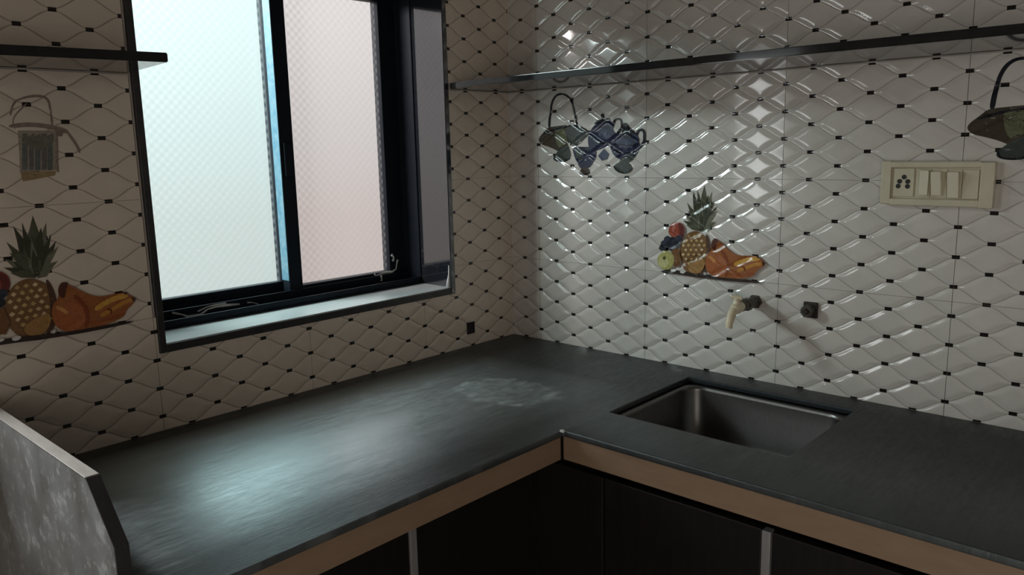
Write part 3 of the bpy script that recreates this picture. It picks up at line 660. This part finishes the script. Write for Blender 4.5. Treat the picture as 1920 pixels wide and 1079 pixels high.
def sash(x0, x1, y0, y1, sl, sr, zb, gy, gm, lab):
    bm = bmesh.new()
    box(bm, (x0, y0, -2.30), (x0 + sl, y1, 4.24), .012); box(bm, (x1 - sr, y0, -2.30), (x1, y1, 4.24), .012)
    box(bm, (x0 + sl, y0, -2.30), (x1 - sr, y1, zb), .012); box(bm, (x0 + sl, y0, 4.0), (x1 - sr, y1, 4.24), .012)
    s = mk('sash', bm, M['dark_aluminium'], win)
    pn = mk('pane', B_((x0 + sl, gy, zb), (x1 - sr, gy + .035, 4.0)), [gm, M['clear_glass']], s, loc=V(x0 + sl, gy, zb), label=lab)
    for f in pn.data.polygons: f.material_index = 0 if f.normal.y < -.5 else 1      # pressed pattern on the room side only
    return s
s1 = sash(-5.39, -2.2, 1.5, 1.76, .32, .47, -2.14, 1.61, M['glass_right'], 'patterned glass with a pinkish cast')
s2 = sash(-8.85, -5.06, 1.84, 2.06, .25, .30, -2.05, 1.93, M['glass_left'], 'patterned glass with a pale blue cast')
mk('protective_film', B_((-5.405, 1.50, -2.0), (-5.39, 1.76, 4.0)), M['blue_film'], s1, label='strip of pale blue tape')
mk('handle', B_((-5.33, 1.44, .2), (-5.15, 1.5, .9), .02), M['dark_aluminium'], s1)
def smear(pts, y, w, name='putty_smear'):
    ps = [V(x, y, z) for x, z in pts]
    n = len(ps)
    bm = tube(bmesh.new(), ps, [1.7 * w * S * (.45 + .55 * math.sin(2.2 * i + 1) ** 2) for i in range(n)], 7)
    for v in bm.verts: v.co.y = y * S + (v.co.y - y * S) * .35
    return mk(name, bm, M['putty'], win, smooth=180, label='whitish putty smear')
smear([(-8.0, -2.24), (-7.83, -2.30), (-7.71, -2.364), (-7.45, -2.377), (-7.3, -2.29), (-7.13, -2.27), (-6.91, -2.274), (-6.62, -2.299)], 1.415, .018)
smear([(-7.5, -2.30), (-7.3, -2.24), (-7.13, -2.23), (-6.91, -2.23)], 1.415, .012)
smear([(-6.45, -2.29), (-6.33, -2.31), (-6.2, -2.37)], 1.415, .010)
smear([(-3.14, -2.15), (-3.12, -2.19), (-2.83, -2.16), (-2.63, -2.17), (-2.5, -2.12), (-2.46, -1.97), (-2.43, -1.9)], 1.495, .020)
smear([(-2.62, -1.75), (-2.55, -1.82), (-2.58, -1.92)], 1.495, .028)
smear([(-3.02, -2.20), (-3.0, -2.27), (-3.02, -2.33)], 1.415, .020)
bm = tube(bmesh.new(), [V(-2.14, .07, -2.45), V(-2.14, .05, -2.3), V(-2.135, .03, -2.15), V(-2.135, .03, -1.95)], [.05 * S, .035 * S, .018 * S, .012 * S], 8)
mk('putty_smear', bm, M['putty'], win, smooth=180, label='whitish putty smear')

# ------------------------------------------------------------------ worktop with its sink cut-out
FL = -5.36; FR = -4.66                                   # front edges: window run / sink run
HX0, HX1, HY0, HY1 = -3.42, -.66, -8.68, -5.40           # sink hole
xs = (-11.49, FR, HX0, HX1, -.03); ys = (-25.9, HY0, HY1, FL, -.03)
bm = bmesh.new(); g = {}
def gv(i, j):
    if (i, j) not in g: g[i, j] = bm.verts.new(V(xs[i], ys[j], -3.96))
    return g[i, j]
for i in range(4):
    for j in range(4):
        cx = (xs[i] + xs[i + 1]) / 2; cy = (ys[j] + ys[j + 1]) / 2
        if not (cx > FR or cy > FL): continue
        if HX0 < cx < HX1 and HY0 < cy < HY1: continue
        bm.faces.new((gv(i, j), gv(i + 1, j), gv(i + 1, j + 1), gv(i, j + 1)))
r = bmesh.ops.extrude_face_region(bm, geom=bm.faces[:])
for v in r['geom']:
    if isinstance(v, bmesh.types.BMVert): v.co.z -= .11 * S
bm.normal_update()
bmesh.ops.recalc_face_normals(bm, faces=bm.faces)
es = [e for e in bm.edges if len(e.link_faces) == 2 and e.calc_face_angle(0) > 1.0]
bmesh.ops.bevel(bm, geom=es, offset=.018 * S, segments=3, affect='EDGES', profile=.5)
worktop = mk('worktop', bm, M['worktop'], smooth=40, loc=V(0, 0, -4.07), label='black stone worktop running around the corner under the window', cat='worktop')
smb = bmesh.new(); bmesh.ops.create_icosphere(smb, subdivisions=2, radius=.05 * S)
for v in smb.verts:
    v.co.x *= 1.0 + .5 * math.sin(90 * v.co.y); v.co.z *= .5
bmesh.ops.translate(smb, verts=smb.verts, vec=V(FR - .02, FL - .0, -3.965))
mk('chipped_corner', smb, M['putty'], worktop, smooth=180, label='whitish chip on the inner corner')

# ------------------------------------------------------------------ sink
sink = empty('kitchen_sink', V(-2.04, -7.04, -5.35), label='stainless steel sink sunk into the black worktop', cat='sink')
def rring(bm, x0, x1, y0, y1, r, z, n=6):
    vs = []
    for cx, cy, a0 in ((x1 - r, y1 - r, 0), (x0 + r, y1 - r, 90), (x0 + r, y0 + r, 180), (x1 - r, y0 + r, 270)):
        for k in range(n + 1):
            a = math.radians(a0 + 90 * k / n); vs.append(bm.verts.new(V(cx + r * math.cos(a), cy + r * math.sin(a), z)))
    return vs
bm = bmesh.new(); rings = []
for ins, r, z in ((-.16, .30, -4.08), (.015, .30, -4.08), (.055, .34, -4.086), (.075, .36, -4.105), (.085, .36, -4.16), (.11, .38, -5.05), (.20, .38, -5.18), (.27, .38, -5.28), (.38, .36, -5.33), (.9, .3, -5.35)):
    rings.append(rring(bm, HX0 + ins, HX1 - ins, HY0 + ins, HY1 - ins, r, z))
for a, b in zip(rings, rings[1:]):
    for k in range(len(a)): bm.faces.new((a[k], a[(k + 1) % len(a)], b[(k + 1) % len(a)], b[k]))
bm.faces.new(rings[-1])
basin = mk('basin', bm, M['steel'], sink, smooth=60)
sm = basin.modifiers.new('sheet', 'SOLIDIFY'); sm.thickness = .0012
bm = bmesh.new()
tube(bm, [V(-2.04, -7.04, -5.345), V(-2.04, -7.04, -5.325)], [.36 * S, .33 * S], 24)
tube(bm, [V(-2.04, -7.04, -5.33), V(-2.04, -7.04, -5.30)], [.12 * S, .10 * S], 16)
mk('drain', bm, M['drain'], sink, smooth=40)

# ------------------------------------------------------------------ cabinets under the worktop
def door_run(parent, axis, face, depth, edges, strips, z0=-10.1, z1=-4.66):
    for a, b in edges:
        if axis == 'x': bm = B_((a, face, z0), (b, face + depth, z1), .02)
        else: bm = B_((face, a, z0), (face + depth, b, z1), .02)
        mk('door', bm, M['cabinet'], parent)
    for a, b in strips:
        if axis == 'x': bm = B_((a, face - .03, z0), (b, face + .12, z1), .01)
        else: bm = B_((face - .03, a, z0), (face + .12, b, z1), .01)
        mk('edge_strip', bm, M['aluminium'], parent, label='light metal edge strip')
c1 = empty('base_cabinet', V(-8, -2.5, ZF), label='dark base cabinet under the window side of the worktop', cat='cabinet', group='base cabinets under the worktop')
mk('fascia', B_((-11.45, -5.29, -4.50), (FR + .02, -5.11, -4.072), .01), M['tan'], c1, label='tan laminate band')
door_run(c1, 'x', -4.62, .14, ((-7.30, -4.62), (-11.0, -7.44), (-11.40, -11.14)), ((-7.435, -7.305), (-11.135, -11.005)))
bm = bmesh.new(); box(bm, (-11.45, -4.4, ZF), (-4.5, -4.3, -10.12)); box(bm, (-11.45, -.3, -10.1), (-4.5, -4.45, -10.0)); box(bm, (-11.45, -.1, -10.1), (-4.5, -.2, -4.7))
mk('carcass', bm, M['carcass'], c1)
c2 = empty('base_cabinet', V(-2.4, -14, ZF), label='dark base cabinet under the sink side of the worktop', cat='cabinet', group='base cabinets under the worktop')
mk('fascia', B_((-4.60, -5.31, -4.50), (-4.42, -25.8, -4.072), .01), M['tan'], c2, label='tan laminate band')
door_run(c2, 'y', -4.50, .14, ((-6.05, -4.60), (-8.80, -6.08), (-13.2, -8.96), (-17.5, -13.36), (-21.6, -17.66), (-25.7, -21.76)), ((-8.945, -8.815), (-13.345, -13.215), (-17.645, -17.515)))
bm = bmesh.new(); box(bm, (-4.2, -4.75, ZF), (-4.3, -25.8, -10.12)); box(bm, (-.3, -4.75, -10.1), (-4.34, -25.8, -10.0)); box(bm, (-.1, -4.75, -10.1), (-.2, -25.8, -5.6))
mk('carcass', bm, M['carcass'], c2)

# ------------------------------------------------------------------ upright divider slab at the left end of the worktop
out_yz = [(-.06, -2.75), (-4.31, -2.75), (-4.92, -3.36), (-4.94, ZF), (-.06, ZF)]
bm = prism(bmesh.new(), [V(-11.5, y, z) for y, z in out_yz], Vector((-.14 * S, 0, 0)))
bmesh.ops.bevel(bm, geom=[e for e in bm.edges], offset=.012 * S, segments=2, affect='EDGES')
div = mk('divider_slab', bm, M['slab'], smooth=30, loc=V(-11.57, -2.5, ZF), label='upright grey stone slab with a cut-off corner closing the left end of the worktop', cat='slab')
mk('top_edge', B_((-11.645, -.06, -2.752), (-11.495, -4.30, -2.738), .004), M['slab_edge'], div, label='pale cut top edge')
bm = prism(bmesh.new(), [V(-11.497, y, z) for y, z in ((-4.32, -2.752), (-4.335, -2.742), (-4.945, -3.355), (-4.96, ZF), (-4.945, ZF), (-4.925, -3.362))], Vector((-.146 * S, 0, 0)))
mk('front_edge', bm, M['trim_granite'], div, label='polished dark front edge')

# ------------------------------------------------------------------ shelves
def shelf(pts, label):
    z0, z1 = 2.0, 2.132
    bm = prism(bmesh.new(), [V(x, y, z0) for x, y in pts], Vector((0, 0, (z1 - z0) * S)))
    bmesh.ops.bevel(bm, geom=bm.edges[:], offset=.012 * S, segments=2, affect='EDGES')
    mk('wall_shelf', bm, M['shelf_granite'], smooth=30, loc=V(sum(p[0] for p in pts) / len(pts), sum(p[1] for p in pts) / len(pts), z0),
       label=label, cat='shelf', group='stone wall shelves')
shelf([(-.03, -.03), (-1.97, -.05), (-2.2, -1.0), (-2.2, -16.), (-.03, -16.)], 'long dark stone shelf across the right wall above the teapot print')
shelf([(-8.97, -.045), (-9.17, -1.93), (-11.2, -1.6), (-11.8, -1.55), (-11.8, -.045)], 'short dark stone shelf left of the window')

# ------------------------------------------------------------------ switch board
SW = empty('switch_board', V(-.035, -9.575, -.025), label='ivory switch board on the right wall beside the dark pot print', cat='switch board')
def sw(fx0, fx1, fy0, fy1, x0, x1, bev=.01):
    """box on the board: fractions across / up the plate, and depth from the wall"""
    y0, y1 = -8.725 - fx0 * 1.70, -8.725 - fx1 * 1.70
    tl = lambda fx, fy: (-.39 + fy * .73) - .03 * fx
    return B_((-x0, y0, tl((fx0 + fx1) / 2, fy0)), (-x1, y1, tl((fx0 + fx1) / 2, fy1)), bev)
mk('base_plate', sw(.02, .98, .04, .96, .03, .09, .01), M['switch'], SW)
for n_, a_ in (('side_rim', (0, .095, 0, 1)), ('side_rim', (.88, 1, 0, 1)), ('edge_rim', (.09, .885, 0, .16)), ('edge_rim', (.09, .885, .86, 1))):
    mk(n_, sw(*a_, .03, .16, .02), M['switch'], SW)
sock = mk('socket', sw(.115, .305, .19, .83, .08, .125, .01), M['switch'], SW, label='five-pin socket')
for fx, fy in ((.214, .635), (.174, .535), (.250, .535), (.163, .425), (.250, .425)):
    c = V(-.127, -8.725 - fx * 1.70, -.39 + fy * .73 - .03 * fx)
    mk('pin_hole', tube(bmesh.new(), [c, c + Vector((-.004 * S, 0, 0))], [.040 * S, .040 * S], 14), M['switch_dark'], sock)
for fx0, fx1, fy0, fy1, t in ((.365, .445, .24, .80, 0), (.468, .560, .24, .78, .05), (.612, .712, .20, .78, .05)):
    bm = sw(fx0, fx1, fy0, fy1, .10, .185, .012)
    zs = [v.co.z for v in bm.verts]; zc = (min(zs) + max(zs)) / 2; hz = (max(zs) - min(zs)) / 2
    for v in bm.verts:                                    # rocker tilt
        if v.co.x < V(-.15, 0, 0).x: v.co.x -= S * (.02 + t * (v.co.z - zc) / hz)
    mk('rocker_switch', bm, M['rocker'], SW)
for a_ in ((.322, .455), (.458, .60), (.603, .725)): mk('switch_module', sw(*a_, .19, .83, .08, .118, .01), M['switch'], SW)
mk('blank_module', sw(.73, .868, .19, .83, .08, .125, .01), M['switch'], SW)

# ------------------------------------------------------------------ tap and capped pipe stub
TP = empty('water_tap', V(-.03, -6.55, -2.42), label='old white plastic tap on a dark pipe above the sink', cat='tap')
def P(x, y, z): return V(x, y, z)
ty, tz = -6.47, -2.38
bm = tube(bmesh.new(), [P(-.02, ty, tz), P(-.09, ty, tz)], [.145 * S, .135 * S], 6)
tube(bm, [P(-.08, ty, tz), P(-.62, ty, tz)], [.105 * S, .105 * S], 18)
tube(bm, [P(-.30, ty, tz), P(-.46, ty, tz)], [.128 * S, .128 * S], 6)
mk('pipe_nipple', bm, M['pipe'], TP, smooth=40)
bm = tube(bmesh.new(), [P(-.58, ty, tz), P(-.70, ty, tz), P(-.82, ty, tz), P(-.92, ty, tz - .02)], [.085 * S, .105 * S, .115 * S, .085 * S], 18)
tube(bm, [P(-.80, ty, tz), P(-.80, ty, tz + .11), P(-.80, ty, tz + .15)], [.08 * S, .07 * S, .045 * S], 16)
mk('tap_body', bm, M['tap_white'], TP, smooth=50)
bm = tube(bmesh.new(), [P(-.86, ty, tz - .01), P(-.97, ty, tz - .07), P(-1.04, ty, tz - .16), P(-1.08, ty, tz - .26), P(-1.09, ty, tz - .34)], [.085 * S, .085 * S, .078 * S, .068 * S, .064 * S], 16)
mk('spout', bm, M['tap_white'], TP, smooth=50)
bm = tube(bmesh.new(), [P(-.80, ty, tz + .13), P(-.80, ty, tz + .19)], [.06 * S, .062 * S], 14)
tube(bm, [P(-.79, ty - .10, tz + .19), P(-.81, ty + .02, tz + .20), P(-.84, ty + .10, tz + .21)], [.035 * S, .05 * S, .035 * S], 10)
mk('tap_handle', bm, M['tap_white'], TP, smooth=50)

PS = empty('pipe_stub', V(-.03, -7.56, -2.43), label='dark capped water pipe stub to the right of the white tap', cat='pipe')
py, pz = -7.56, -2.41
mk('wall_collar', B_((-.01, py - .15, pz - .15), (-.07, py + .12, pz + .15), .02), M['hole'], PS)
bm = bmesh.new(); n = 18
tube(bm, [P(-.05, py, pz), P(-.22, py, pz)], [.115 * S, .105 * S], n)
mk('pipe_end', bm, M['pipe'], PS, smooth=40)
mk('plug', tube(bmesh.new(), [P(-.21, py, pz), P(-.27, py, pz)], [.06 * S, .055 * S], 4), M['hole'], PS)

OB = empty('wall_outlet', V(-1.55, -.03, -3.53), label='small dark rectangular outlet in the window wall near the corner', cat='outlet')
bm = bmesh.new(); X0, X1, Z0, Z1 = -1.665, -1.435, -3.665, -3.39
for a, b in (((X0, -.02, Z0), (X1, -.05, Z0 + .03)), ((X0, -.02, Z1 - .03), (X1, -.05, Z1)), ((X0, -.02, Z0), (X0 + .03, -.05, Z1)), ((X1 - .03, -.02, Z0), (X1, -.05, Z1))): box(bm, a, b)
mk('rim', bm, M['hole'], OB)
mk('back_plate', B_((X0 + .02, -.015, Z0 + .02), (X1 - .02, -.034, Z1 - .02)), M['switch_dark'], OB)
